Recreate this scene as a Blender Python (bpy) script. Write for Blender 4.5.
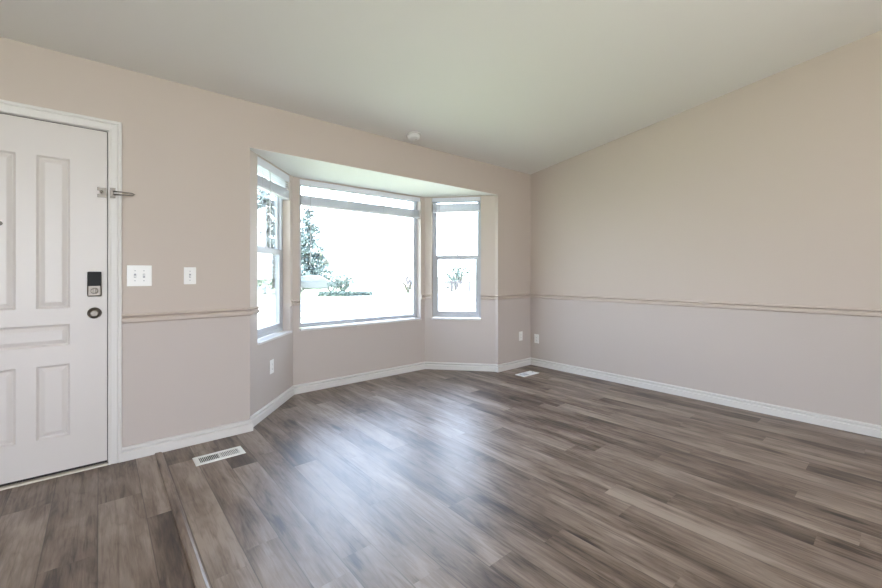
import bpy, bmesh, math, random
from mathutils import Vector, Matrix
from math import sin, cos, tan, radians as R, pi, atan2, hypot

for o in list(bpy.data.objects): bpy.data.objects.remove(o)
S = bpy.context.scene; C = S.collection
random.seed(7)

# ------------------------------------------------------------------ camera, sky, sun, lights, exposure
CX, CY, CH, TH, FPX, Y0 = -4.2799, -3.2221, 1.1797, 0.7057, 400.8, 273.76
cd = bpy.data.cameras.new('camera'); cam = bpy.data.objects.new('camera', cd); C.objects.link(cam)
cam.location = (CX, CY, CH); cam.rotation_euler = (pi/2, 0, -TH)
cd.sensor_width = 36; cd.lens = 36*FPX/882; cd.shift_y = (Y0-294)/882; cd.clip_start = .02; cd.clip_end = 400
S.camera = cam

W = bpy.data.worlds.new('world'); S.world = W; W.use_nodes = True
nt = W.node_tree; nt.nodes.clear()
wo = nt.nodes.new('ShaderNodeOutputWorld'); bg = nt.nodes.new('ShaderNodeBackground')
tc = nt.nodes.new('ShaderNodeTexCoord'); sx = nt.nodes.new('ShaderNodeSeparateXYZ'); cr = nt.nodes.new('ShaderNodeValToRGB')
nt.links.new(tc.outputs['Generated'], sx.inputs[0]); nt.links.new(sx.outputs[2], cr.inputs[0])
cr.color_ramp.elements[0].position = 0.0; cr.color_ramp.elements[0].color = (.84, .91, 1, 1)
cr.color_ramp.elements[1].position = .7; cr.color_ramp.elements[1].color = (.50, .66, 1, 1)
nt.links.new(cr.outputs[0], bg.inputs[0]); bg.inputs[1].default_value = 13.0
nt.links.new(bg.outputs[0], wo.inputs[0])

sd = bpy.data.lights.new('sun', 'SUN'); sun = bpy.data.objects.new('sun', sd); C.objects.link(sun)
sd.energy = 26.0; sd.angle = R(.6); sd.color = (1, .95, .86)
sun.rotation_euler = Vector((-.42, -.50, 1.6)).to_track_quat('Z', 'Y').to_euler()   # high, behind the house

def area(name, loc, target, sx_, sy_, power, col):
    d = bpy.data.lights.new(name, 'AREA'); d.shape = 'RECTANGLE'; d.size = sx_; d.size_y = sy_; d.energy = power; d.color = col
    o = bpy.data.objects.new(name, d); C.objects.link(o); o.location = loc
    o.rotation_euler = (Vector(target)-Vector(loc)).to_track_quat('-Z', 'Y').to_euler(); return o
# added fill light, set in the made-up opening behind the camera
area('rear_fill', (-5.2, -6.62, 1.45), (-5.2, 0, 1.6), 2.8, 2.1, 27, (1, .90, .84))
# unseen fill lamp added behind the camera, aimed up to brighten the ceiling
area('ceiling_fill', (-3.0, -4.7, 1.5), (-2.7, -4.2, 3.2), .8, .8, 40, (1, .93, .91))

S.view_settings.view_transform = 'Standard'; S.view_settings.look = 'None'
S.view_settings.exposure = 0.22; S.view_settings.gamma = 1; S.view_settings.use_curve_mapping = False

# ------------------------------------------------------------------ materials
def mat(name, col, rough=.5, metal=0, spec=.5, bump=0, bscale=200, var=0, vscale=6):
    m = bpy.data.materials.new(name); m.use_nodes = True
    n = m.node_tree; b = n.nodes['Principled BSDF']
    b.inputs['Base Color'].default_value = (*col, 1); b.inputs['Roughness'].default_value = rough
    b.inputs['Metallic'].default_value = metal; b.inputs['Specular IOR Level'].default_value = spec
    t = n.nodes.new('ShaderNodeTexCoord')
    if bump:
        z = n.nodes.new('ShaderNodeTexNoise'); z.inputs['Scale'].default_value = bscale; z.inputs['Detail'].default_value = 3
        u = n.nodes.new('ShaderNodeBump'); u.inputs['Strength'].default_value = bump; u.inputs['Distance'].default_value = .002
        n.links.new(t.outputs['Object'], z.inputs[0]); n.links.new(z.outputs[0], u.inputs['Height']); n.links.new(u.outputs[0], b.inputs['Normal'])
    if var:
        z = n.nodes.new('ShaderNodeTexNoise'); z.inputs['Scale'].default_value = vscale; z.inputs['Detail'].default_value = 4
        r = n.nodes.new('ShaderNodeMix'); r.data_type = 'RGBA'
        r.inputs[6].default_value = (*[c*(1-var) for c in col], 1); r.inputs[7].default_value = (*[min(1, c*(1+var)) for c in col], 1)
        n.links.new(t.outputs['Object'], z.inputs[0]); n.links.new(z.outputs[0], r.inputs[0]); n.links.new(r.outputs[2], b.inputs['Base Color'])
    return m

RAIL = .893
def wall_mat():
    m = mat('wall_paint', (.5, .45, .4), .55, spec=.3)
    n = m.node_tree; b = n.nodes['Principled BSDF']
    g = n.nodes.new('ShaderNodeNewGeometry'); s = n.nodes.new('ShaderNodeSeparateXYZ'); c = n.nodes.new('ShaderNodeMath'); c.operation = 'GREATER_THAN'
    c.inputs[1].default_value = RAIL
    x = n.nodes.new('ShaderNodeMix'); x.data_type = 'RGBA'
    x.inputs[6].default_value = (*LOWER, 1); x.inputs[7].default_value = (*UPPER, 1)
    n.links.new(g.outputs['Position'], s.inputs[0]); n.links.new(s.outputs[2], c.inputs[0]); n.links.new(c.outputs[0], x.inputs[0]); n.links.new(x.outputs[2], b.inputs['Base Color'])
    return m
UPPER = (.545, .470, .415); LOWER = (.530, .468, .432)
M_wall = wall_mat()
M_rail = mat('rail_paint', (.555, .475, .418), .5, spec=.3)
M_ceil = mat('ceiling_paint', (.80, .78, .75), .7, spec=.2)
M_trim = mat('white_trim_paint', (.68, .655, .63), .40, spec=.4)
M_door = mat('white_door_paint', (.63, .585, .555), .38, spec=.5, bump=.05, bscale=60)
M_vinyl = mat('grey_white_vinyl', (.47, .485, .52), .4, bump=.03, bscale=50)
M_blind = mat('white_blind_slat', (.74, .75, .79), .4, bump=.03, bscale=80)
M_plate = mat('white_plastic_plate', (.84, .83, .81), .35, bump=.02, bscale=40)
M_slot = mat('dark_slot', (.05, .05, .05), .6, bump=.02)
M_nickel = mat('satin_nickel', (.17, .15, .13), .42, metal=1, bump=.05, bscale=90)
M_chrome = mat('polished_chrome', (.50, .48, .46), .25, metal=1, bump=.02, bscale=90)
M_black = mat('black_keypad_plastic', (.008, .008, .008), .55, spec=.25, bump=.02)
M_seal = mat('dark_weatherstrip', (.03, .025, .022), .8, bump=.1)
M_thresh = mat('pale_threshold', (.58, .53, .46), .6, bump=.2, var=.25, vscale=30)
M_cord = mat('blind_cord', (.62, .62, .63), .7, bump=.1)
M_gum = mat('grey_metal_louver', (.35, .36, .38), .4, metal=.3, bump=.03)
M_ext = mat('exterior_siding', (.55, .54, .50), .8, bump=.2, bscale=20, var=.05)
M_roof = mat('roof_shingle', (.30, .29, .28), .9, bump=.5, bscale=40, var=.2, vscale=20)

def glass_mat():
    m = bpy.data.materials.new('window_glass'); m.use_nodes = True; n = m.node_tree; n.nodes.clear()
    o = n.nodes.new('ShaderNodeOutputMaterial'); mx = n.nodes.new('ShaderNodeMixShader'); t = n.nodes.new('ShaderNodeBsdfTransparent')
    g = n.nodes.new('ShaderNodeBsdfGlossy'); g.inputs['Roughness'].default_value = .01; f = n.nodes.new('ShaderNodeFresnel'); f.inputs[0].default_value = 1.45
    z = n.nodes.new('ShaderNodeMath'); z.operation = 'MULTIPLY'; z.inputs[1].default_value = .6
    t.inputs[0].default_value = (.95, .97, .965, 1)
    n.links.new(f.outputs[0], z.inputs[0]); n.links.new(z.outputs[0], mx.inputs[0]); n.links.new(t.outputs[0], mx.inputs[1]); n.links.new(g.outputs[0], mx.inputs[2]); n.links.new(mx.outputs[0], o.inputs[0])
    return m
M_glass = glass_mat()

def floor_mat():
    m = bpy.data.materials.new('grey_brown_vinyl_plank'); m.use_nodes = True; n = m.node_tree; L = n.links.new
    b = n.nodes['Principled BSDF']
    uv = n.nodes.new('ShaderNodeUVMap'); uv.uv_map = 'plank'      # u: metres across plank (0..w), v: metres along
    at = n.nodes.new('ShaderNodeAttribute'); at.attribute_name = 'plank_id'   # x: tone, y: pattern seed, z: width
    sa = n.nodes.new('ShaderNodeSeparateXYZ'); L(at.outputs['Vector'], sa.inputs[0])
    su = n.nodes.new('ShaderNodeSeparateXYZ'); L(uv.outputs[0], su.inputs[0])
    def math_(op, a, bb=None, c=None):
        k = n.nodes.new('ShaderNodeMath'); k.operation = op
        for i, v in enumerate((a, bb, c)):
            if v is None: continue
            if isinstance(v, (int, float)): k.inputs[i].default_value = v
            else: L(v, k.inputs[i])
        return k.outputs[0]
    def comb(x, y, z):
        k = n.nodes.new('ShaderNodeCombineXYZ')
        for i, v in enumerate((x, y, z)):
            if isinstance(v, (int, float)): k.inputs[i].default_value = v
            else: L(v, k.inputs[i])
        return k.outputs[0]
    def noise(vec, sc, det=4, rough=.55, dist=0):
        k = n.nodes.new('ShaderNodeTexNoise'); L(vec, k.inputs[0]); k.inputs['Scale'].default_value = sc; k.inputs['Detail'].default_value = det
        k.inputs['Roughness'].default_value = rough; k.inputs['Distortion'].default_value = dist; return k.outputs[0]
    def ramp(v, stops):
        k = n.nodes.new('ShaderNodeValToRGB'); L(v, k.inputs[0]); e = k.color_ramp.elements
        e[0].position, e[0].color = stops[0][0], (*stops[0][1], 1); e[1].position, e[1].color = stops[-1][0], (*stops[-1][1], 1)
        for p, c in stops[1:-1]:
            q = e.new(p); q.color = (*c, 1)
        return k.outputs[0]
    seed = math_('MULTIPLY', sa.outputs[1], 37.0)
    # broad streaks, long cathedral grain, fine fibres, knots
    broad = noise(comb(math_('MULTIPLY', su.outputs[0], 7.5), math_('MULTIPLY', su.outputs[1], 1.6), seed), 1.0, 4, .55, .6)
    swirl = noise(comb(math_('MULTIPLY', su.outputs[0], 11.0), math_('MULTIPLY', su.outputs[1], 2.2), seed), 1.0, 2, .5, .6)
    rings = math_('POWER', math_('PINGPONG', math_('MULTIPLY', swirl, 12.0), 1.0), .4)
    fine = noise(comb(math_('MULTIPLY', su.outputs[0], 150.0), math_('MULTIPLY', su.outputs[1], 9.0), seed), 1.0, 4, .7)
    vo = n.nodes.new('ShaderNodeTexVoronoi'); L(comb(math_('MULTIPLY', su.outputs[0], 6.0), math_('MULTIPLY', su.outputs[1], 1.5), seed), vo.inputs[0]); vo.inputs['Scale'].default_value = 1.0
    knot = n.nodes.new('ShaderNodeMapRange'); L(math_('ADD', vo.outputs['Distance'], math_('MULTIPLY', fine, .12)), knot.inputs[0])
    knot.inputs[1].default_value = .09; knot.inputs[2].default_value = .22; knot.inputs[3].default_value = 1; knot.inputs[4].default_value = 0
    tone = math_('ADD', math_('SUBTRACT', math_('MULTIPLY', sa.outputs[0], .33), .035), math_('SUBTRACT', math_('MULTIPLY', broad, 1.35), .2))
    tone = math_('ADD', tone, math_('MULTIPLY', math_('SUBTRACT', rings, .3), .15)); tone = math_('ADD', tone, math_('MULTIPLY', math_('SUBTRACT', fine, .5), .34))
    tone = math_('SUBTRACT', tone, math_('MULTIPLY', knot.outputs[0], .42))
    st_ = noise(comb(math_('MULTIPLY', su.outputs[0], 50.0), math_('MULTIPLY', su.outputs[1], 2.4), math_('ADD', seed, 5.0)), 1.0, 5, .65, .4)
    sr = n.nodes.new('ShaderNodeMapRange'); L(st_, sr.inputs[0]); sr.inputs[1].default_value = .38; sr.inputs[2].default_value = .47; sr.inputs[3].default_value = -.15; sr.inputs[4].default_value = 0
    sw = n.nodes.new('ShaderNodeMapRange'); L(st_, sw.inputs[0]); sw.inputs[1].default_value = .55; sw.inputs[2].default_value = .63; sw.inputs[3].default_value = 0; sw.inputs[4].default_value = .10
    tone = math_('ADD', math_('ADD', tone, sr.outputs[0]), sw.outputs[0])
    col = ramp(tone, FLOOR_STOPS)
    ed = math_('MINIMUM', su.outputs[0], math_('SUBTRACT', sa.outputs[2], su.outputs[0]))
    seam = n.nodes.new('ShaderNodeMapRange'); L(ed, seam.inputs[0]); seam.inputs[1].default_value = .0005; seam.inputs[2].default_value = .0028; seam.inputs[3].default_value = .45; seam.inputs[4].default_value = 1
    mx = n.nodes.new('ShaderNodeMix'); mx.data_type = 'RGBA'; mx.blend_type = 'MULTIPLY'; mx.inputs[0].default_value = 1; L(col, mx.inputs[6]); L(seam.outputs[0], mx.inputs[7])
    L(mx.outputs[2], b.inputs['Base Color'])
    b.inputs['Roughness'].default_value = FLOOR_ROUGH; b.inputs['Specular IOR Level'].default_value = FLOOR_SPEC
    bp = n.nodes.new('ShaderNodeBump'); bp.inputs['Strength'].default_value = .2; bp.inputs['Distance'].default_value = .001
    L(seam.outputs[0], bp.inputs['Height']); L(bp.outputs[0], b.inputs['Normal'])
    return m
FLOOR_STOPS = [(.10, (.016, .009, .006)), (.37, (.066, .041, .029)), (.56, (.150, .104, .077)), (.80, (.245, .186, .148)), (1.0, (.34, .27, .222))]
FLOOR_ROUGH = .40; FLOOR_SPEC = .72
M_floor = floor_mat()

# ------------------------------------------------------------------ mesh helpers
def box(bm, x0, x1, y0, y1, z0, z1, mtx=None):
    vs = [bm.verts.new((x, y, z)) for x in (x0, x1) for y in (y0, y1) for z in (z0, z1)]
    for f in ((0,1,3,2), (4,6,7,5), (0,4,5,1), (2,3,7,6), (0,2,6,4), (1,5,7,3)): bm.faces.new([vs[i] for i in f])
    if mtx is not None: bmesh.ops.transform(bm, matrix=mtx, verts=vs)
    return vs
def prism(bm, pts, a0, a1, ax='z'):
    def P(p, a): return {'z': (p[0], p[1], a), 'x': (a, p[0], p[1]), 'y': (p[0], a, p[1])}[ax]
    lo = [bm.verts.new(P(p, a0)) for p in pts]; hi = [bm.verts.new(P(p, a1)) for p in pts]; n = len(pts)
    bm.faces.new(lo[::-1]); bm.faces.new(hi)
    for i in range(n): bm.faces.new((lo[i], lo[(i+1) % n], hi[(i+1) % n], hi[i]))
def lathe(bm, prof, seg=24, mtx=None):      # profile (r, z) about z
    rings = []; allv = []
    for r, z in prof:
        if r < 1e-6: v = bm.verts.new((0, 0, z)); rings.append([v]); allv.append(v)
        else:
            q = [bm.verts.new((r*cos(2*pi*k/seg), r*sin(2*pi*k/seg), z)) for k in range(seg)]; rings.append(q); allv += q
    for a, b in zip(rings, rings[1:]):
        for k in range(seg):
            k2 = (k+1) % seg
            f = [a[0] if len(a) == 1 else a[k], a[0] if len(a) == 1 else a[k2], b[0] if len(b) == 1 else b[k2], b[0] if len(b) == 1 else b[k]]
            u = []
            for v in f:
                if v not in u: u.append(v)
            if len(u) > 2: bm.faces.new(u)
    if mtx is not None: bmesh.ops.transform(bm, matrix=mtx, verts=allv)
def tube(bm, pts, r, seg=8, taper=None):
    pts = [Vector(p) for p in pts]; rings = []
    for i, p in enumerate(pts):
        d = (pts[min(i+1, len(pts)-1)]-pts[max(i-1, 0)]).normalized()
        a = d.orthogonal().normalized() if i == 0 else (rings_a - d*rings_a.dot(d)).normalized()
        rings_a = a; b = d.cross(a); rr = r if taper is None else r*(1+(taper-1)*i/(len(pts)-1))
        rings.append([bm.verts.new(p+(a*cos(2*pi*k/seg)+b*sin(2*pi*k/seg))*rr) for k in range(seg)])
    for a, b in zip(rings, rings[1:]):
        for k in range(seg): bm.faces.new((a[k], a[(k+1) % seg], b[(k+1) % seg], b[k]))
    bm.faces.new(rings[0][::-1]); bm.faces.new(rings[-1])
def obj(name, bm, m, parent=None, bevel=0, smooth=False):
    bmesh.ops.recalc_face_normals(bm, faces=bm.faces)
    me = bpy.data.meshes.new(name); bm.to_mesh(me); bm.free(); me.materials.append(m)
    if smooth:
        for p in me.polygons: p.use_smooth = True
    o = bpy.data.objects.new(name, me); C.objects.link(o)
    if parent: o.parent = parent
    if bevel:
        b = o.modifiers.new('bevel', 'BEVEL'); b.width = bevel; b.segments = 2; b.limit_method = 'ANGLE'
    return o
def centre(o):      # moves a top-level mesh object's origin to its base centre
    me = o.data; xs = [v.co.copy() for v in me.vertices]
    c = Vector(((min(v.x for v in xs)+max(v.x for v in xs))/2, (min(v.y for v in xs)+max(v.y for v in xs))/2, min(v.z for v in xs)))
    me.transform(Matrix.Translation(-c)); o.location = c; return o
def struct(name, bm, m, **k):
    o = centre(obj(name, bm, m, **k)); o['kind'] = 'structure'; return o
def empty(name, loc, rz=0, rx=0):
    o = bpy.data.objects.new(name, None); C.objects.link(o); o.location = loc; o.rotation_euler = (rx, 0, rz); o.empty_display_size = .1; return o
def tag(o, label, cat, group=None):
    o['label'] = label; o['category'] = cat
    if group: o['group'] = group
    return o
def T(x, y, z): return Matrix.Translation((x, y, z))

# ------------------------------------------------------------------ the room
ZC, SL = 2.473, .1487           # wall height at the front wall, ceiling slope
ZB = 2.13                       # bay ceiling
XL, YB = -7.2, -6.6             # unseen left wall, rear wall
A0, A = (-3.419, 0), (-3.419, .04); B, CC, D, D0 = (-2.84, .70), (-1.204, .70), (-.637, .04), (-.637, 0)
TK = .14
DX0, DX1, DZ = -5.152, -4.240, 2.060   # door opening

# floor: one mesh of planks, joints where they lie
bm = bmesh.new(); uvl = bm.loops.layers.uv.new('plank'); idl = bm.loops.layers.float_vector.new('plank_id')
rf = random.Random(21)
def clip_rect(x0, x1, y0, y1, tone=None, seed=None, w=None, u0=0):
    f = bm.faces.new([bm.verts.new(p) for p in ((x0, y0, 0), (x1, y0, 0), (x1, y1, 0), (x0, y1, 0))])
    tone = rf.random() if tone is None else tone; seed = rf.random()*9 if seed is None else seed
    for l in f.loops:
        l[uvl].uv = (l.vert.co.x-x0+u0, l.vert.co.y-seed*3.7); l[idl] = (tone, seed, w or (x1-x0))
PW = .1455
known = {}   # column index -> joint Y positions read off the photo (column = floor((x+3.0855)/PW))
def colof(x): return math.floor((x+3.0855)/PW)
for x, y in ((-3.17, -1.438), (-2.865, -1.705), (-2.463, -1.807), (-3.01, -2.119), (-3.31, -1.995), (-1.925, -2.405), (-2.07, -2.15), (-1.70, -3.075), (-3.90, -1.48)):
    known.setdefault(colof(x), []).append(y)
XS = -3.985                         # the transition strip's centre
x = -3.0855
while x > XS: x -= PW
while x < .1:
    k = colof(x+.01); x0, x1 = max(x, XS), min(x+PW, .06)
    js = sorted(known.get(k, [rf.uniform(-3.0, .2)]), reverse=True)
    top, ylist = 1.0, []
    y = js[0]
    while y < top: y += 1.22
    while y > YB-1.3:
        ylist.append(y)
        nx = y-1.22
        for j in js:
            if nx-.5 < j < y-.05 and abs(j-nx) < .6: nx = j
        y = nx
    for ya, yb in zip(ylist, ylist[1:]):
        hi, lo = min(ya, .80 if -2.9 < x0 < -1.15 else .80), max(yb, YB)
        if hi > lo: clip_rect(x0, x1, lo, hi, w=x1-x0)
    x += PW
EW = .18
xs = [XS, -4.106, -4.286, -4.466]
while xs[-1] > XL: xs.append(xs[-1]-EW)
ek = {0: [-.83], 1: [-.53], 2: [-1.0], 3: [-.35]}
for i, (xb, xa) in enumerate(zip(xs, xs[1:])):
    y = ek.get(i, [rf.uniform(-1.2, 0)])[0]
    while y < .2: y += 1.22
    tn = {(0, 0): .9, (0, 1): .15, (1, 0): .25, (1, 1): .8, (2, 0): .45, (2, 1): .1}
    q = 0
    while y > YB-1.3:
        hi, lo = min(y, .10), max(y-1.22, YB)
        if hi > lo: clip_rect(xa, xb, lo, hi, tone=tn.get((i, q)), w=xb-xa if i else .2, u0=0); q += 1
        y -= 1.22
bmesh.ops.recalc_face_normals(bm, faces=bm.faces)
if bm.faces and sum(f.normal.z for f in bm.faces) < 0: bmesh.ops.reverse_faces(bm, faces=bm.faces)
me = bpy.data.meshes.new('floor'); bm.to_mesh(me); bm.free(); me.materials.append(M_floor)
fl = bpy.data.objects.new('floor', me); C.objects.link(fl); fl['kind'] = 'structure'
bm = bmesh.new(); box(bm, XL-.15, .14, YB-.15, .84, -.30, -.004)
struct('floor_slab', bm, M_ext)

# sloped ceiling and the roof above it
def zc(y): return ZC-SL*y
bm = bmesh.new(); prism(bm, [(.14, zc(.14)), (YB-.15, zc(YB-.15)), (YB-.15, zc(YB-.15)+.16), (.14, zc(.14)+.16)], XL-.15, .14, 'x')
struct('ceiling', bm, M_ceil)
bm = bmesh.new(); prism(bm, [(.9, zc(.9)+.12), (YB-.6, zc(YB-.6)+.165), (YB-.6, zc(YB-.6)+.30), (.9, zc(.9)+.30)], XL-.6, .55, 'x')
struct('roof', bm, M_roof)

# front wall round door and bay
bm = bmesh.new()
box(bm, XL, DX0-.02, 0, TK, -.02, ZC); box(bm, DX0-.02, DX1+.02, 0, TK, DZ+.02, ZC); box(bm, DX1+.02, A0[0], 0, TK, -.02, ZC)
box(bm, A0[0], D0[0], 0, TK, ZB, ZC); box(bm, D0[0], 0, 0, TK, -.02, ZC)
struct('wall_front', bm, M_wall)
bm = bmesh.new(); prism(bm, [(TK, -.02), (TK, zc(TK)), (YB, zc(YB)), (YB, -.02)], 0, .14, 'x'); struct('wall_right', bm, M_wall)
bm = bmesh.new(); prism(bm, [(TK, -.02), (TK, zc(TK)), (YB, zc(YB)), (YB, -.02)], XL-.14, XL, 'x'); struct('wall_left', bm, M_wall)
bm = bmesh.new()      # rear wall; its opening is made up to carry the fill light
RX0, RX1, RZ0, RZ1 = -6.65, -3.75, .35, 2.5
box(bm, XL, RX0, YB-.14, YB, -.02, zc(YB)); box(bm, RX1, 0, YB-.14, YB, -.02, zc(YB)); box(bm, RX0, RX1, YB-.14, YB, -.02, RZ0); box(bm, RX0, RX1, YB-.14, YB, RZ1, zc(YB))
struct('wall_rear', bm, M_wall)

# bay walls, each a mitred slab with an opening (a0..a1 along, z0..z1)
def off(P, Q, d):       # line offset outward (left of P->Q)
    v = Vector((Q[0]-P[0], Q[1]-P[1])).normalized(); n = Vector((-v.y, v.x)); return Vector(P)+n*d, v, n
def isect(p, v, q, w):
    den = v.x*w.y-v.y*w.x; t = ((q.x-p.x)*w.y-(q.y-p.y)*w.x)/den; return p+v*t
def mitres(pts, d):
    out = []
    for i in range(len(pts)):
        if i == 0: out.append(off(pts[0], pts[1], d)[0]); continue
        if i == len(pts)-1:
            p, v, n = off(pts[-2], pts[-1], d); out.append(Vector(pts[-1])+n*d); continue
        p, v, n = off(pts[i-1], pts[i], d); q, w, _ = off(pts[i], pts[i+1], d)
        out.append(isect(p, v, q, w))
    return out
WZ0, WZ1 = .634, 2.118
bay = [A, B, CC, D]; bo = mitres(bay, TK)
bo[0] = Vector((A[0]-.02, TK+.02)); bo[-1] = Vector((D[0]+.02, TK+.02))
opens = [(.142, .808), (.066, 1.574), (.088, .694)]
def wall_slab(name, P, Q, Po, Qo, a0, a1, parent=None):
    v = (Vector(Q)-Vector(P)); L = v.length; v.normalize(); n = Vector((-v.y, v.x)); bm = bmesh.new()
    i0, i1 = Vector(P)+v*a0, Vector(P)+v*a1; o0, o1 = i0+n*TK, i1+n*TK
    # outer ends along the outer line
    prism(bm, [P, i0, o0, Po], -.02, ZB); prism(bm, [i1, Q, Qo, o1], -.02, ZB)
    prism(bm, [i0, i1, o1, o0], -.02, WZ0-.022); prism(bm, [i0, i1, o1, o0], WZ1, ZB)
    return struct(name, bm, M_wall)
for nm, i in (('wall_bay_left', 0), ('wall_bay_front', 1), ('wall_bay_right', 2)):
    wall_slab(nm, bay[i], bay[i+1], bo[i], bo[i+1], *opens[i])
bm = bmesh.new(); prism(bm, [(A0[0]-.03, TK), (B[0]-.12, .86), (CC[0]+.12, .86), (D0[0]+.03, TK)], ZB, ZB+.10); 
prism(bm, [(A0[0], TK), (A0[0], .001), (D0[0], .001), (D0[0], TK)], ZB-.002, ZB)
struct('ceiling_bay', bm, M_ceil)

# ------------------------------------------------------------------ swept trim
def sweep(name, pts, prof, m, closed_caps=True, skip=()):
    """prof: (distance into the room, z); pts run so that the room lies to the right of travel"""
    n = len(pts); rows = []
    for d, z in prof: rows.append((mitres(pts, -d), z))
    for i in range(n-1):
        if i in skip: continue
        bm = bmesh.new(); a = [bm.verts.new((*r[0][i], r[1])) for r in rows]; b = [bm.verts.new((*r[0][i+1], r[1])) for r in rows]; k = len(rows)
        for j in range(k): bm.faces.new((a[j], a[(j+1) % k], b[(j+1) % k], b[j]))
        bm.faces.new(a[::-1]); bm.faces.new(b)
        nm = name[i] if isinstance(name, (list, tuple)) else name
        struct(nm, bm, m)
BBP = [(0, 0), (.018, 0), (.018, .050), (.016, .053), (.007, .058), (.006, .061), (.016, .070), (.017, .073), (.016, .082), (.012, .0865), (0, .0875)]
BBP = [(d, z+.0005) for d, z in BBP]
CE = DX1+.066
sweep(['baseboard_front_left', 'baseboard_return_left', 'baseboard_bay_left', 'baseboard_bay_front', 'baseboard_bay_right', 'baseboard_return_right', 'baseboard_front_right', 'baseboard_right'],
      [(CE, 0), A0, A, B, CC, D, D0, (0, 0), (0, YB)], BBP, M_trim)
sweep(['baseboard_left', 'baseboard_door_left'], [(XL, YB), (XL, 0), (DX0-.066, 0)], BBP, M_trim)
RP = [(0, .865), (.002, .865), (.018, .875), (.019, .892), (.012, .899), (.006, .902), (.021, .912), (.023, .915), (.020, .921), (.004, .923), (0, .923)]
def along(P, Q, a):
    v = (Vector(Q)-Vector(P)).normalized(); return tuple(Vector(P)+v*a)
LB = (Vector(B)-Vector(A)).length
tn = [0]
def rail(pts):
    k = len(pts)-1; names = ['trim_%d' % (tn[0]+j+1) for j in range(k)]; tn[0] += k; sweep(names, pts, RP, M_rail)
rail([(CE, 0), A0, A, along(A, B, opens[0][0]-.002)])
rail([along(A, B, opens[0][1]+.002), B, along(B, CC, opens[1][0]-.002)])
rail([along(B, CC, opens[1][1]+.002), CC, along(CC, D, opens[2][0]-.002)])
rail([along(CC, D, opens[2][1]+.002), D, D0, (0, 0), (0, YB)])
rail([(XL, YB), (XL, 0), (DX0-.066, 0)])

# ------------------------------------------------------------------ bay windows
def rect_ring(bm, x0, x1, z0, z1, w, y0, y1, wb=None, wt=None):   # a picture-frame of four bars
    wb = w if wb is None else wb; wt = w if wt is None else wt
    o = [(x0, z0), (x1, z0), (x1, z1), (x0, z1)]; i = [(x0+w, z0+wb), (x1-w, z0+wb), (x1-w, z1-wt), (x0+w, z1-wt)]
    V = {}
    for t, pts in (('o', o), ('i', i)):
        for k, (x, z) in enumerate(pts):
            for y in (y0, y1): V[t, k, y] = bm.verts.new((x, y, z))
    for k in range(4):
        k2 = (k+1) % 4
        for y in (y0, y1): bm.faces.new((V['o', k, y], V['o', k2, y], V['i', k2, y], V['i', k, y]))
        for t in 'oi': bm.faces.new((V[t, k, y0], V[t, k2, y0], V[t, k2, y1], V[t, k, y1]))
def make_window(num, P, Q, a0, a1, hung, name_side):
    v = (Vector(Q)-Vector(P)).normalized(); rz = atan2(v.y, v.x); w = a1-a0; p = Vector(P)+v*(a0+w/2)
    e = empty('window_%d' % num, (p.x, p.y, WZ0), rz); e['kind'] = 'structure'
    h = WZ1-WZ0; X0, X1 = -w/2+.001, w/2-.001; f0, f1 = .070, .132
    bm = bmesh.new(); rect_ring(bm, X0, X1, .001, h-.001, .030 if hung else .028, f0, f1); obj('window_frame', bm, M_vinyl, e, bevel=.0025)
    bm = bmesh.new(); box(bm, X0-.0, X1+.0, -.022, f0-.0005, -.022, 0)
    s = obj('window_sill', bm, M_trim, e, bevel=.004)
    if not hung:
        bm = bmesh.new(); rect_ring(bm, X0+.0285, X1-.0285, .029, h-.029, .016, f0+.010, f1-.012); fr = obj('glazing_bead', bm, M_vinyl, e, bevel=.002)
        bm = bmesh.new(); box(bm, X0+.040, X1-.040, .100, .106, .040, h-.040); obj('glass_pane', bm, M_glass, fr)
    else:
        zm = 1.380-WZ0
        bm = bmesh.new(); rect_ring(bm, X0+.0305, X1-.0305, .031, zm+.028, .036, f0+.002, f0+.028, wb=.048, wt=.048); lo = obj('lower_sash', bm, M_vinyl, e, bevel=.003)
        bm = bmesh.new(); box(bm, X0+.062, X1-.062, f0+.012, f0+.018, .074, zm-.015); obj('glass_pane', bm, M_glass, lo)
        bm = bmesh.new(); box(bm, -.03, .03, f0+.004, f0+.026, zm+.028, zm+.034); box(bm, -.008, .024, f0+.008, f0+.018, zm+.034, zm+.044); obj('sash_lock', bm, M_vinyl, lo, bevel=.002)
        bm = bmesh.new(); box(bm, -w*.34, -w*.34+.05, f0-.006, f0+.003, .038, .046); box(bm, w*.34-.05, w*.34, f0-.006, f0+.003, .038, .046); obj('lift_tab', bm, M_vinyl, lo, bevel=.002)
        bm = bmesh.new(); rect_ring(bm, X0+.0305, X1-.0305, zm-.022, h-.031, .014, f0+.031, f1-.004, wb=.040); up = obj('upper_sash', bm, M_vinyl, e, bevel=.003)
        bm = bmesh.new(); box(bm, X0+.042, X1-.042, f0+.040, f0+.046, zm+.012, h-.042); obj('glass_pane', bm, M_glass, up)
    return e
make_window(1, A, B, *opens[0], True, 'left')
make_window(2, B, CC, *opens[1], False, 'centre')
make_window(3, CC, D, *opens[2], True, 'right')

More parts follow.
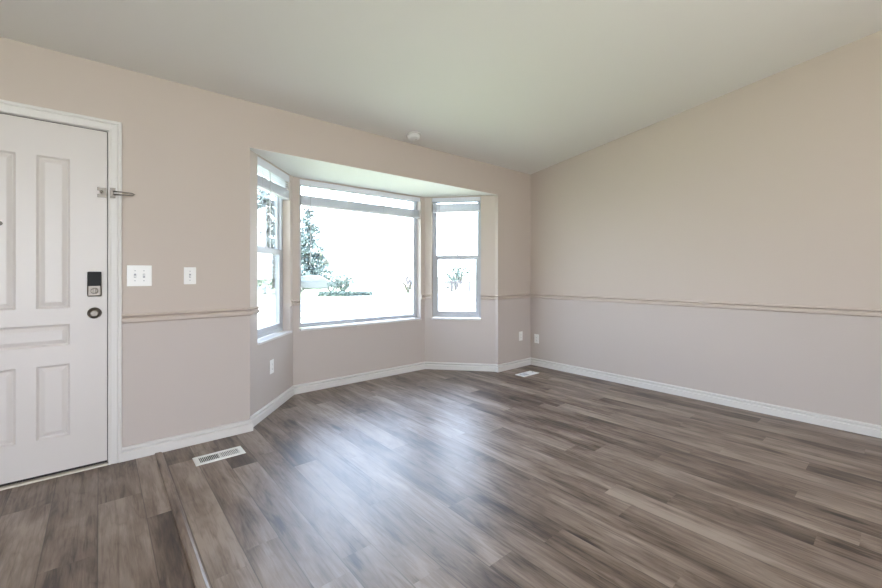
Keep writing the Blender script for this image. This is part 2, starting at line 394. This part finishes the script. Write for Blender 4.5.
# blinds drawn up, hanging in each recess
def make_blind(P, Q, a0, a1, label, nstack, zs0, zs1, loose, wand_at, wand_z, nlad, tilt=0, sag=0, hz=2.066):
    v = (Vector(Q)-Vector(P)).normalized(); rz = atan2(v.y, v.x); w = a1-a0-.012; p = Vector(P)+v*((a0+a1)/2)
    e = empty('window_blind', (p.x, p.y, zs0), rz)
    tag(e, label, 'blind', 'raised white blinds in the bay windows')
    top = WZ1-.001-zs0; hb = hz-zs0
    bm = bmesh.new(); box(bm, -w/2, w/2, .004, .010, hb, top); box(bm, -w/2, w/2, .010, .052, hb+.012, top); box(bm, -w/2, w/2, .0025, .0045, top-.012, top-.006); box(bm, -w/2, w/2, .0025, .0045, hb+.004, hb+.010)
    obj('headrail', bm, M_blind, e, bevel=.0015)
    bm = bmesh.new(); box(bm, -w/2+.008, w/2-.008, .004, .052, 0, .020); obj('bottom_rail', bm, M_blind, e, bevel=.003)
    n = nstack; z = .0215; dz = (zs1-zs0-.0215)/n
    sb = bmesh.new(); tw = w/2-.010
    for sgn in (0,):
        pts = [(.003, .0), (.016, .0024), (.028, .003), (.040, .0024), (.053, 0), (.053, .0022), (.040, .0046), (.028, .0052), (.016, .0046), (.003, .0022)]
        prism(sb, pts, -tw, tw, 'x')
    s0 = obj('slat', sb, M_blind, e); s0.location = (0, 0, z); sl = [s0]
    for i in range(1, n):
        c = s0.copy(); C.objects.link(c); c.parent = e; c.location = (0, 0, z+dz*i); c.rotation_euler = (tilt*random.uniform(-1, 1), 0, 0); sl.append(c)
    zt = z+dz*n
    for k in range(loose):
        c = s0.copy(); C.objects.link(c); c.parent = e; f = (k+1)/(loose+1); c.location = (0, 0, zt+(hb-zt)*f); c.rotation_euler = (tilt, 0, 0)
    for k in range(nlad):
        x = -w/2+.09+(w-.18)*k/(nlad-1)
        bm = bmesh.new()
        for yy in (.0015, .0548): box(bm, x-.0012, x+.0012, yy-.0008, yy+.0008, .01, hb+.004)
        obj('ladder_cord', bm, M_cord, e)
    if wand_at is not None:
        x = -w/2+wand_at; bm = bmesh.new(); zt_ = hb+.002
        tube(bm, [(x, -.006, zt_), (x, -.010, zt_-.03), (x, -.012, wand_z-zs0)], .0042, 8); obj('tilt_wand', bm, M_cord, e)
        x = -w/2+wand_at+.0; bm = bmesh.new(); box(bm, x-.004, x+.004, -.008, .005, zt_-.004, zt_+.008); obj('wand_hook', bm, M_cord, e)
    return e
make_blind(A, B, *opens[0], 'white slatted blind drawn up over the narrow left bay window, its slats loosely fanned', 14, 1.885, 1.975, 3, .20, 1.40, 2, tilt=R(7), hz=2.052)
make_blind(B, CC, *opens[1], 'wide white slatted blind drawn up at the top of the large centre bay window', 16, 1.862, 1.965, 0, .10, 1.30, 4, hz=2.066)
make_blind(CC, D, *opens[2], 'white slatted blind bunched tight at the top of the narrow right bay window', 15, 1.940, 2.046, 0, .09, 1.66, 2, hz=2.070)

# frame and mullion for the made-up rear opening around the fill light
e = empty('window_4', ((RX0+RX1)/2, YB-.10, RZ0)); e['kind'] = 'structure'; hw = (RX1-RX0)/2-.001
bm = bmesh.new(); rect_ring(bm, -hw, hw, .001, RZ1-RZ0-.001, .05, -.03, .03); obj('window_frame', bm, M_vinyl, e)
bm = bmesh.new(); box(bm, -.03, .03, -.025, .025, .0505, RZ1-RZ0-.0505); obj('mullion', bm, M_vinyl, e)

# ------------------------------------------------------------------ front door
d = empty('door_1', ((DX0+DX1)/2, 0, 0)); d['kind'] = 'structure'; dxc = (DX0+DX1)/2
lx0, lx1, lz0, lz1 = DX0+.004-dxc, DX1-.004-dxc, .028, DZ-.005
panels = []
cols = [(-4.980, -4.838), (-4.758, -4.634), (-4.554, -4.412)]
for a, b in cols: panels.append((a-dxc, b-dxc, .978, 1.856)); panels.append((a-dxc, b-dxc, .228, .650))
panels.append((-4.980-dxc, -4.412-dxc, .758, .884))
yf = .004
bm = bmesh.new()
gx = sorted({lx0, lx1, *[p[0] for p in panels], *[p[1] for p in panels]}); gz = sorted({lz0, lz1, *[p[2] for p in panels], *[p[3] for p in panels]})
for xa, xb in zip(gx, gx[1:]):
    for za, zb in zip(gz, gz[1:]):
        mx_, mz_ = (xa+xb)/2, (za+zb)/2
        if any(p[0] < mx_ < p[1] and p[2] < mz_ < p[3] for p in panels): continue
        bm.faces.new([bm.verts.new(q) for q in ((xa, yf, za), (xb, yf, za), (xb, yf, zb), (xa, yf, zb))])
for p in panels:
    rings = []
    for o_, dy in ((0, 0), (.004, .003), (.010, .0085), (.015, .0095), (.034, .0025), (.036, .002)):
        x0, x1, z0, z1 = p[0]+o_, p[1]-o_, p[2]+o_, p[3]-o_
        rings.append([bm.verts.new(q) for q in ((x0, yf+dy, z0), (x1, yf+dy, z0), (x1, yf+dy, z1), (x0, yf+dy, z1))])
    for a, b in zip(rings, rings[1:]):
        for k in range(4): bm.faces.new((a[k], a[(k+1) % 4], b[(k+1) % 4], b[k]))
    bm.faces.new(rings[-1])
box(bm, lx0, lx1, yf+.012, yf+.044, lz0, lz1)
for q in ((lx0, lx0, lz0, lz1), (lx1, lx1, lz0, lz1)): bm.faces.new([bm.verts.new(v) for v in ((q[0], yf, q[2]), (q[0], yf+.012, q[2]), (q[0], yf+.012, q[3]), (q[0], yf, q[3]))])
for z_ in (lz0, lz1): bm.faces.new([bm.verts.new(v) for v in ((lx0, yf, z_), (lx1, yf, z_), (lx1, yf+.012, z_), (lx0, yf+.012, z_))])
bmesh.ops.remove_doubles(bm, verts=bm.verts, dist=1e-5)
leaf = obj('door_leaf', bm, M_door, d)
bm = bmesh.new()     # jamb with stop
J = TK-.002
for x0, x1 in ((DX0-.019-dxc, DX0-dxc), (DX1-dxc, DX1+.019-dxc)): box(bm, x0, x1, 0, J, 0, DZ+.019)
box(bm, DX0-dxc, DX1-dxc, 0, J, DZ, DZ+.019)
box(bm, DX0-dxc, DX0+.012-dxc, yf+.052, yf+.08, 0, DZ); box(bm, DX1-.012-dxc, DX1-dxc, yf+.052, yf+.08, 0, DZ)
obj('door_frame', bm, M_trim, d)
bm = bmesh.new(); box(bm, DX0-dxc, DX0+.010-dxc, yf+.0445, yf+.0515, .02, DZ); box(bm, DX1-.010-dxc, DX1-dxc, yf+.0445, yf+.0515, .02, DZ); box(bm, DX0-dxc, DX1-dxc, yf+.0445, yf+.0515, DZ-.010, DZ)
obj('weatherstrip', bm, M_seal, d)
bm = bmesh.new(); box(bm, DX1-.0038-dxc, DX1-.0004-dxc, .008, .020, .02, DZ-.004); box(bm, lx0, lx1, .008, .020, DZ-.0045, DZ-.0008); obj('weatherstrip', bm, M_seal, d)
bm = bmesh.new(); box(bm, lx0, lx1, yf+.010, yf+.040, .0118, .0275); obj('door_sweep', bm, M_seal, d)
bm = bmesh.new(); prism(bm, [(-.014, .001), (-.012, .009), (-.004, .0115), (.12, .0115), (.12, .001)], DX0-dxc+.001, DX1-dxc-.001, 'x'); obj('threshold', bm, M_thresh, d)
# casing swept round the opening (a trim of its own)
CP = [(0, 0), (0, .011), (.004, .013), (.010, .0125), (.014, .010), (.030, .0115), (.040, .014), (.046, .0115), (.051, .0165), (.058, .018), (.063, .017), (.066, .012), (.066, 0)]
bm = bmesh.new(); path = [(DX0, 0), (DX0, DZ), (DX1, DZ), (DX1, 0)]; dirs = [(-1, 0), (-1, 1), (1, 1), (1, 0)]
rings = [[bm.verts.new((p[0]+dd[0]*(o_+.002), -t, p[1]+dd[1]*(o_+.002)+(0.0008 if p[1] == 0 else 0))) for o_, t in CP] for p, dd in zip(path, dirs)]
for a, b in zip(rings, rings[1:]):
    for k in range(len(CP)): bm.faces.new((a[k], a[(k+1) % len(CP)], b[(k+1) % len(CP)], b[k]))
bm.faces.new(rings[0]); bm.faces.new(rings[-1][::-1])
struct('trim_door_casing', bm, M_trim)
# hardware: y axis faces the room (-y)
RY = Matrix.Rotation(pi/2, 4, 'X')      # z -> -y
kx, kz = -4.303-dxc, .941
k0 = empty('door_knob', (kx, yf, kz)); k0.parent = d
k0.name = 'door_knob_pivot'
bpy.data.objects.remove(k0)
bm = bmesh.new(); lathe(bm, [(0, 0), (.033, 0), (.034, .004), (.030, .009), (.014, .012), (.0125, .030), (.018, .037), (.0265, .046), (.0285, .054), (.026, .062), (.018, .067), (.012, .0675), (0, .066)], 32, RY)
kn = obj('door_knob', bm, M_nickel, d, smooth=True); kn.location = (kx, yf, kz)
bm = bmesh.new(); lathe(bm, [(0, .0665), (.007, .0675), (.007, .071), (0, .0715)], 16, RY); box(bm, -.0055, .0055, -.074, -.070, -.0015, .0015); obj('lock_button', bm, M_nickel, kn)
lk = bmesh.new(); box(lk, -.033, .033, -.024, 0, -.075, .075)
L_ = obj('deadbolt_housing', lk, M_nickel, d, bevel=.006); L_.location = (-4.303-dxc, yf, 1.118)
bm = bmesh.new(); box(bm, -.0315, .0315, -.029, -.0242, -.012, .0735); obj('battery_cover', bm, M_black, L_, bevel=.003)
bm = bmesh.new(); lathe(bm, [(0, .0242), (.018, .0242), (.018, .028), (.015, .030), (0, .030)], 24, RY @ T(0, 0, 0)); bmesh.ops.translate(bm, vec=(0, 0, -.042), verts=bm.verts)
box(bm, -.005, .005, -.048, -.030, -.058, -.026); obj('thumb_turn', bm, M_nickel, L_, bevel=.0015)
bm = bmesh.new(); lathe(bm, [(0, .0), (.0125, 0), (.0125, .003), (.009, .005), (.006, .0035), (0, .003)], 24, RY)
pe = obj('peephole', bm, M_nickel, d, smooth=True); pe.location = (-4.696-dxc, yf+.002, 1.455)
# swing bar guard across leaf edge and casing
g = bmesh.new(); gx_ = DX1-.028-dxc; gzz = 1.679
for s in (-1, 1): box(g, -.022, .020, -.004, 0, s*.021-.010, s*.021+.010)
box(g, -.006, .020, -.004, 0, -.012, .012)
gd = obj('door_guard', g, M_nickel, d, bevel=.001); gd.location = (gx_, yf, gzz)
bm = bmesh.new(); tube(bm, [(-.004, -.004, 0), (-.004, -.030, 0)], .005, 10); lathe(bm, [(0, -.009), (.006, -.007), (.009, 0), (.006, .007), (0, .009)], 14, T(-.004, -.036, 0)); obj('guard_ball', bm, M_chrome, gd, smooth=True)
bm = bmesh.new(); bx_ = .044
for s in (-1, 1): box(bm, bx_-.006, bx_+.020, -.022, -.0185, s*.020-.011, s*.020+.011)
box(bm, bx_-.006, bx_+.012, -.030, -.0185, -.024, .024); obj('guard_hinge', bm, M_nickel, gd, bevel=.001)
bm = bmesh.new(); P_ = []
lo_ = [(bx_+.008, -.030, .009), (bx_+.045, -.040, .009), (bx_+.10, -.048, .006), (bx_+.114, -.049, .000), (bx_+.10, -.048, -.008), (bx_+.045, -.040, -.009), (bx_+.008, -.030, -.009)]
tube(bm, lo_, .0035, 8); obj('guard_arm', bm, M_nickel, gd, smooth=True)

# ------------------------------------------------------------------ floor strip between entry and room
bm = bmesh.new(); prism(bm, [(-.021, .0005), (-.020, .0065), (-.014, .0085), (.010, .0080), (.019, .004), (.021, .0005)], YB+.02, -.018, 'y')
bm.verts.ensure_lookup_table(); uvl = bm.loops.layers.uv.new('plank'); idl = bm.loops.layers.float_vector.new('plank_id')
for f in bm.faces:
    for l in f.loops: l[uvl].uv = (.03+l.vert.co.x, l.vert.co.y); l[idl] = (.75, 3.3, .2)
st = centre(obj('floor_transition_strip', bm, M_floor)); st.location.x += XS; tag(st, 'wood-look transition strip across the floor between door area and main room', 'floor strip')

# ------------------------------------------------------------------ plates, outlets, registers, detector
def plate_at(name, x, y, z, rz, w, h, label, cat, group=None):
    e = empty(name, (x, y, z), rz); tag(e, label, cat, group)
    bm = bmesh.new(); box(bm, -w/2, w/2, -.0055, -.0003, -h/2, h/2); obj('cover_plate', bm, M_plate, e, bevel=.0025); return e
def toggle(e, x, up):
    bm = bmesh.new(); box(bm, x-.0055, x+.0055, -.0062, -.0056, -.013, .013); obj('toggle_slot', bm, M_gum, e)
    bm = bmesh.new(); mt = T(x, -.006, 0) @ Matrix.Rotation(R(28 if up else -28), 4, 'X'); box(bm, -.0038, .0038, -.014, 0, -.0045, .0045, mt); obj('toggle', bm, M_plate, e, bevel=.001)
def screws(e, pts):
    for x, z in pts:
        bm = bmesh.new(); lathe(bm, [(0, .0055), (.0032, .0055), (.0026, .0068), (0, .007)], 12, RY); bmesh.ops.translate(bm, vec=(x, 0, z), verts=bm.verts); obj('screw', bm, M_gum, e)
e = plate_at('light_switch', -4.084, 0, 1.167, 0, .128, .134, 'wide white double light switch plate beside the front door casing', 'light switch')
toggle(e, -.023, True); toggle(e, .023, False); screws(e, [(-.023, .032), (-.023, -.032), (.023, .032), (.023, -.032)])
e = plate_at('light_switch', -3.806, 0, 1.166, 0, .072, .117, 'narrow white single light switch plate between door and bay window', 'light switch')
toggle(e, 0, True); screws(e, [(0, .031), (0, -.031)])
def outlet(x, y, z, rz, label, w=.070, h=.115):
    e = plate_at('wall_outlet', x, y, z, rz, w, h, label, 'outlet')
    bm = bmesh.new(); box(bm, -.017, .017, -.0075, -.0055, -.034, .034); r = obj('receptacle', bm, M_plate, e, bevel=.001)
    for s in (-1, 1):
        bm = bmesh.new(); zc_ = s*.019
        box(bm, -.0075, -.0055, -.0078, -.0074, zc_-.002, zc_+.006); box(bm, .0055, .0075, -.0078, -.0074, zc_-.002, zc_+.005); box(bm, -.002, .002, -.0078, -.0074, zc_-.009, zc_-.005)
        obj('socket_slots', bm, M_slot, r)
    return e
va = (Vector(B)-Vector(A)).normalized(); pa = Vector(A)+va*.40
outlet(pa.x, pa.y, .383, atan2(va.y, va.x), 'white wall outlet under the narrow left bay window', .072, .118)
outlet(-.205, 0, .388, 0, 'white wall outlet on the front wall right of the bay, left of the room corner')
outlet(0, -.098, .345, -pi/2, 'white wall outlet on the long right wall beside the room corner')

def register(x, y, label):
    w, l = .284, .138
    e = empty('floor_register', (x, y, .0006)); tag(e, label, 'floor vent')
    bm = bmesh.new(); X, Y = w/2, l/2; ix, iy = .112, .042
    rings = []
    for (a, b_, z) in ((X, Y, 0), (X, Y, .002), (X-.006, Y-.006, .0055), (ix+.003, iy+.003, .0055), (ix, iy, .001)):
        rings.append([bm.verts.new(q) for q in ((-a, -b_, z), (a, -b_, z), (a, b_, z), (-a, b_, z))])
    for a, b_ in zip(rings, rings[1:]):
        for k in range(4): bm.faces.new((a[k], a[(k+1) % 4], b_[(k+1) % 4], b_[k]))
    obj('register_frame', bm, M_plate, e)
    bm = bmesh.new(); box(bm, -ix, ix, -iy, iy, 0, .0008); obj('duct_opening', bm, M_slot, e)
    s0 = None
    for i in range(23):
        xx = -ix+.006+i*(2*ix-.012)/22
        if i == 11: continue
        if s0 is None:
            bm = bmesh.new(); box(bm, -.0028, .0028, -iy, iy, -.0004, .0004); s0 = obj('louver', bm, M_plate, e); c = s0
        else:
            c = s0.copy(); C.objects.link(c); c.parent = e
        c.location = (xx, 0, .0038); c.rotation_euler = (0, R(38) if i < 11 else R(-30), 0)
    bm = bmesh.new(); box(bm, -.004, .004, -iy, iy, .001, .0056); obj('divider_bar', bm, M_plate, e)
    bm = bmesh.new(); box(bm, ix+.0005-.012, ix-.008, -.010, .010, .004, .009); obj('damper_lever', bm, M_gum, e)
register(-3.688, -.315, 'white metal floor vent near the front door, below the left bay corner')
register(-.450, -.290, 'white metal floor vent at the far right corner of the room')

dx_, dy_ = -2.012, -.158
sm = empty('smoke_detector', (dx_, dy_, zc(dy_)-.0005), 0, -math.atan(SL)); tag(sm, 'round white smoke detector on the sloped ceiling above the bay', 'smoke detector')
bm = bmesh.new(); lathe(bm, [(0, 0), (.072, 0), (.072, -.008), (.066, -.011), (0, -.011)], 40); obj('mounting_base', bm, M_trim, sm, smooth=False)
bm = bmesh.new(); lathe(bm, [(0, -.011), (.060, -.011), (.060, -.020), (.057, -.022), (.057, -.027), (.058, -.029), (.050, -.038), (.030, -.043), (0, -.044)], 40); obj('detector_body', bm, M_plate, sm)
bm = bmesh.new(); lathe(bm, [(0, -.043), (.010, -.043), (.010, -.0465), (0, -.0465)], 16, T(.018, -.01, 0)); obj('test_button', bm, M_trim, sm)

# ------------------------------------------------------------------ outdoors
GZ = -.45
M_lawn = mat('sunlit_lawn', (.30, .34, .20), .95, bump=.6, bscale=60, var=.25, vscale=8)
M_conc = mat('pale_concrete', (.55, .54, .51), .9, bump=.2, bscale=30, var=.06)
M_asph = mat('pale_asphalt', (.33, .33, .33), .9, bump=.3, bscale=40, var=.1)
M_leafA = mat('spruce_needles', (.075, .10, .096), .8, bump=.2, var=.3, vscale=2)
M_leafB = mat('shrub_leaves', (.046, .068, .06), .8, bump=.2, var=.3, vscale=5)
M_leafC = mat('reddish_leaves', (.048, .038, .047), .8, bump=.2, var=.3, vscale=5)
M_bark = mat('tree_bark', (.06, .05, .045), .95, bump=.6, bscale=20, var=.3)
M_fence = mat('weathered_fence', (.060, .054, .058), .9, bump=.3, bscale=30, var=.15)
M_house = mat('cream_siding', (.70, .68, .63), .85, bump=.1, var=.03)
M_pane = mat('dark_window_pane', (.10, .12, .14), .15, bump=.02)
M_car = mat('silver_car_paint', (.075, .08, .085), .3, metal=.0, bump=.01)
M_tire = mat('black_tire', (.04, .04, .04), .8, bump=.2)
FW = Vector((sin(TH), cos(TH))); RT = Vector((cos(TH), -sin(TH)))
def spot(px, depth):
    q = Vector((CX, CY))+(FW+RT*((px-441)/FPX))*depth; return q.x, q.y

def slab(name, pts, z1, m, kind=True):
    bm = bmesh.new(); prism(bm, pts, z1-.12, z1)
    return struct(name, bm, m)
slab('ground', [(-80, -30), (120, -30), (120, 140), (-80, 140)], GZ-.02, M_lawn)
slab('street', [(-80, 15), (120, 13), (120, 22), (-80, 24)], GZ+.0, M_asph)
slab('sidewalk', [(-80, 12.4), (120, 10.4), (120, 11.9), (-80, 13.9)], GZ+.02, M_conc)
slab('driveway', [(1.5, -6), (7.2, -6), (8.2, 12.0), (2.2, 12.2)], GZ+.01, M_conc)

def leaf_cloud(bm, pts, size, rnd, seg=1):
    for p in pts:
        n = Vector((rnd.gauss(0, 1), rnd.gauss(0, 1), rnd.gauss(0, 1))).normalized(); a = n.orthogonal().normalized(); b = n.cross(a); s = size*rnd.uniform(.6, 1.3)
        bm.faces.new([bm.verts.new(p+a*s+b*s*.1), bm.verts.new(p+b*s*.5), bm.verts.new(p-a*s), bm.verts.new(p-b*s*.45)])
def conifer(px, depth, h, r, label, seed):
    x, y = spot(px, depth); rnd = random.Random(seed)
    e = empty('spruce_tree', (x, y, GZ)); tag(e, label, 'tree', 'trees across the street')
    bm = bmesh.new(); tube(bm, [(0, 0, -.05), (.05, 0, h*.5), (0, 0, h*.97)], r*.045, 10, .15); bl = bm
    bm = bmesh.new(); z = h*.10; pts = []
    while z < h:
        rr = r*(1-z/h)**.8+.1; k = max(4, int(9*rr/r)+4)
        for i in range(k):
            a = rnd.uniform(0, 2*pi); L = rr*rnd.uniform(.65, 1.1); tip = Vector((cos(a)*L, sin(a)*L, z-.22*L))
            tube(bl, [(0, 0, z), tip*.5+Vector((0, 0, z*.5+.05*L)), tip], .035, 4, .2)
            for j in range(int(L*11)):
                t = rnd.uniform(.15, 1.0); pts.append(Vector((cos(a)*L*t, sin(a)*L*t, z-.22*L*t))+Vector((rnd.gauss(0, .16), rnd.gauss(0, .16), rnd.gauss(-.10, .16))))
        z += h*.035
    leaf_cloud(bm, pts, .17*h/8, rnd); obj('foliage', bm, M_leafA, e); obj('trunk', bl, M_bark, e)
def bush(name, px, depth, w, h, m, label, seed, group=None, zb=0, n=900, leaf=.09):
    x, y = spot(px, depth); rnd = random.Random(seed); e = empty(name, (x, y, GZ+zb)); tag(e, label, 'shrub' if 'shrub' in name else 'tree', group)
    bl = bmesh.new(); pts = []
    for i in range(9):
        a = rnd.uniform(0, 2*pi); tip = Vector((cos(a)*w*.35, sin(a)*w*.35, h*rnd.uniform(.6, .9))); tube(bl, [(0, 0, -.02), tip*.5+Vector((0, 0, .1*h)), tip], .03*h, 5, .3)
    obj('stem', bl, M_bark, e)
    lobes = [(Vector((rnd.uniform(-.3, .3)*w, rnd.uniform(-.3, .3)*w, h*rnd.uniform(.35, .75))), rnd.uniform(.22, .34)) for _ in range(9)]
    for _ in range(n):
        c, rr = rnd.choice(lobes); v = Vector((rnd.gauss(0, 1), rnd.gauss(0, 1), rnd.gauss(0, 1))).normalized()*rnd.uniform(.6, 1)**.5
        pts.append(c+Vector((v.x*rr*w, v.y*rr*w, v.z*rr*h)))
    bm = bmesh.new(); leaf_cloud(bm, pts, leaf, rnd); obj('foliage', bm, m, e)
conifer(308, 44, 10.0, 3.2, 'tall loose spruce beyond the lawn, seen at the left of the centre window', 3)
conifer(265, 32, 10.0, 3.0, 'spruce seen through the narrow left bay window', 9)
bush('rounded_shrub', 343, 32, 2.0, 1.65, M_leafB, 'green shrub right of the parked car, seen in the centre window', 5, n=1100)
bush('leafy_tree', 408, 34, 2.6, 1.9, M_leafC, 'purplish bushy small tree seen at the right edge of the centre window', 6, n=700)
bush('rounded_shrub', 456, 38.5, 2.0, 2.05, M_leafB, 'green shrub standing behind the fence, seen in the right bay window', 8, n=700)
bush('leafy_tree', 460, 60, 4.5, 3.6, M_leafB, 'far small tree above the fence, seen in the right bay window', 12, n=500, leaf=.2)

# fence seen through the right bay window
x0, y0 = spot(434, 36.5); x1, y1 = spot(470, 35.8); v = Vector((x1-x0, y1-y0)); L = v.length; rz = atan2(v.y, v.x)
e = empty('picket_fence', (x0, y0, GZ)); e.rotation_euler = (0, 0, rz); tag(e, 'pale weathered picket fence across the yard, seen in the right bay window', 'fence')
n = 20; pk = None
for i in range(n):
    xx = (i+.5)*L/n
    if pk is None:
        bm = bmesh.new(); prism(bm, [(-.04, .05), (.04, .05), (.04, 1.02), (0, 1.1), (-.04, 1.02)], -.012, .012, 'y'); pk = obj('picket', bm, M_fence, e); c = pk
    else: c = pk.copy(); C.objects.link(c); c.parent = e
    c.location = (xx, 0, 0)
for xx in (.03, L/2, L-.03):
    bm = bmesh.new(); box(bm, xx-.05, xx+.05, .050, .15, -.02, 1.0); obj('post', bm, M_fence, e)
for zz in (.3, .8):
    bm = bmesh.new(); box(bm, 0, L, .0125, .050, zz, zz+.08); obj('rail', bm, M_fence, e)

# pale house across the street
def house(px, depth, w, dd, h, label, rz=-.15):
    x, y = spot(px, depth); e = empty('house', (x, y, GZ)); e.rotation_euler = (0, 0, rz); tag(e, label, 'house', 'houses across the street')
    bm = bmesh.new(); box(bm, -w/2, w/2, 0, dd, -.05, h); obj('wall', bm, M_house, e)
    bm = bmesh.new(); prism(bm, [(-.5, h), (dd/2, h+dd*.24), (dd+.5, h), (dd+.5, h+.15), (dd/2, h+dd*.24+.2), (-.5, h+.15)], -w/2-.5, w/2+.5, 'x'); obj('roof', bm, M_conc, e)
    for xx in (-w*.32, w*.05):
        bm = bmesh.new(); rect_ring(bm, xx-.65, xx+.65, 1.0, 2.1, .09, -.05, .0); f = obj('window_frame', bm, M_vinyl, e)
        bm = bmesh.new(); box(bm, xx-.56, xx+.56, -.03, -.01, 1.09, 2.01); obj('window_shade', bm, M_house, f)
    bm = bmesh.new(); box(bm, w*.30-.5, w*.30+.5, -.04, -.0, .0, 2.1); obj('front_door', bm, M_trim, e)
house(385, 50, 13, 8, 2.7, 'pale house across the street, washed out in the centre window')
house(250, 52, 12, 8, 2.7, 'pale house across the street, seen in the narrow left bay window', .25)

# parked car, side on
x, y = spot(316, 36.5); e = empty('car', (x, y, GZ)); e.rotation_euler = (0, 0, -.45); tag(e, 'silver car parked along the street, seen low at the left of the centre window', 'car')
prof = [(-2.15, .42), (-2.2, .62), (-2.1, .88), (-1.65, .95), (-1.05, 1.42), (-.5, 1.5), (.35, 1.47), (1.05, 1.02), (1.95, .86), (2.2, .66), (2.2, .40), (1.75, .32), (-1.75, .32)]
bm = bmesh.new(); prism(bm, prof, -.85, .85, 'y'); obj('body', bm, M_car, e, bevel=.07)
for nm, p in (('side_window', [(-1.5, .97), (-1.02, 1.35), (-.5, 1.42), (-.42, .97)]), ('side_window', [(-.34, .97), (-.42, 1.42), (.32, 1.40), (.85, 1.0)])):
    bm = bmesh.new(); prism(bm, p, -.87, -.852, 'y'); obj(nm, bm, M_pane, e)
for xx in (-1.35, 1.35):
    for yy in (-.80, .80):
        bm = bmesh.new(); lathe(bm, [(0, -.1), (.30, -.1), (.33, -.07), (.33, .07), (.30, .1), (0, .1)], 28, T(xx, yy, .33) @ Matrix.Rotation(pi/2, 4, 'X')); wh = obj('wheel', bm, M_tire, e)
        bm = bmesh.new(); lathe(bm, [(0, -.115), (.2, -.112), (.2, -.101), (0, -.101)], 20, T(xx, yy, .33) @ Matrix.Rotation(-pi/2 if yy < 0 else pi/2, 4, 'X')); obj('hubcap', bm, M_chrome, wh)

# low clipped hedge along the far kerb
xa, ya = spot(318, 29.3); xb, yb = spot(372, 29.8); v = Vector((xb-xa, yb-ya)); L = v.length; rnd = random.Random(4)
e = empty('low_hedge', (xa, ya, GZ)); e.rotation_euler = (0, 0, atan2(v.y, v.x)); tag(e, 'long low green hedge along the far side of the lawn, seen in the centre window', 'hedge')
bm = bmesh.new(); leaf_cloud(bm, [Vector((rnd.uniform(0, L), rnd.gauss(0, .2), rnd.uniform(.0, .32))) for _ in range(1500)], .09, rnd); obj('foliage', bm, M_leafB, e)
bm = bmesh.new(); tube(bm, [(0, 0, .06), (L/2, .03, .08), (L, 0, .06)], .03, 6); obj('stem', bm, M_bark, e)
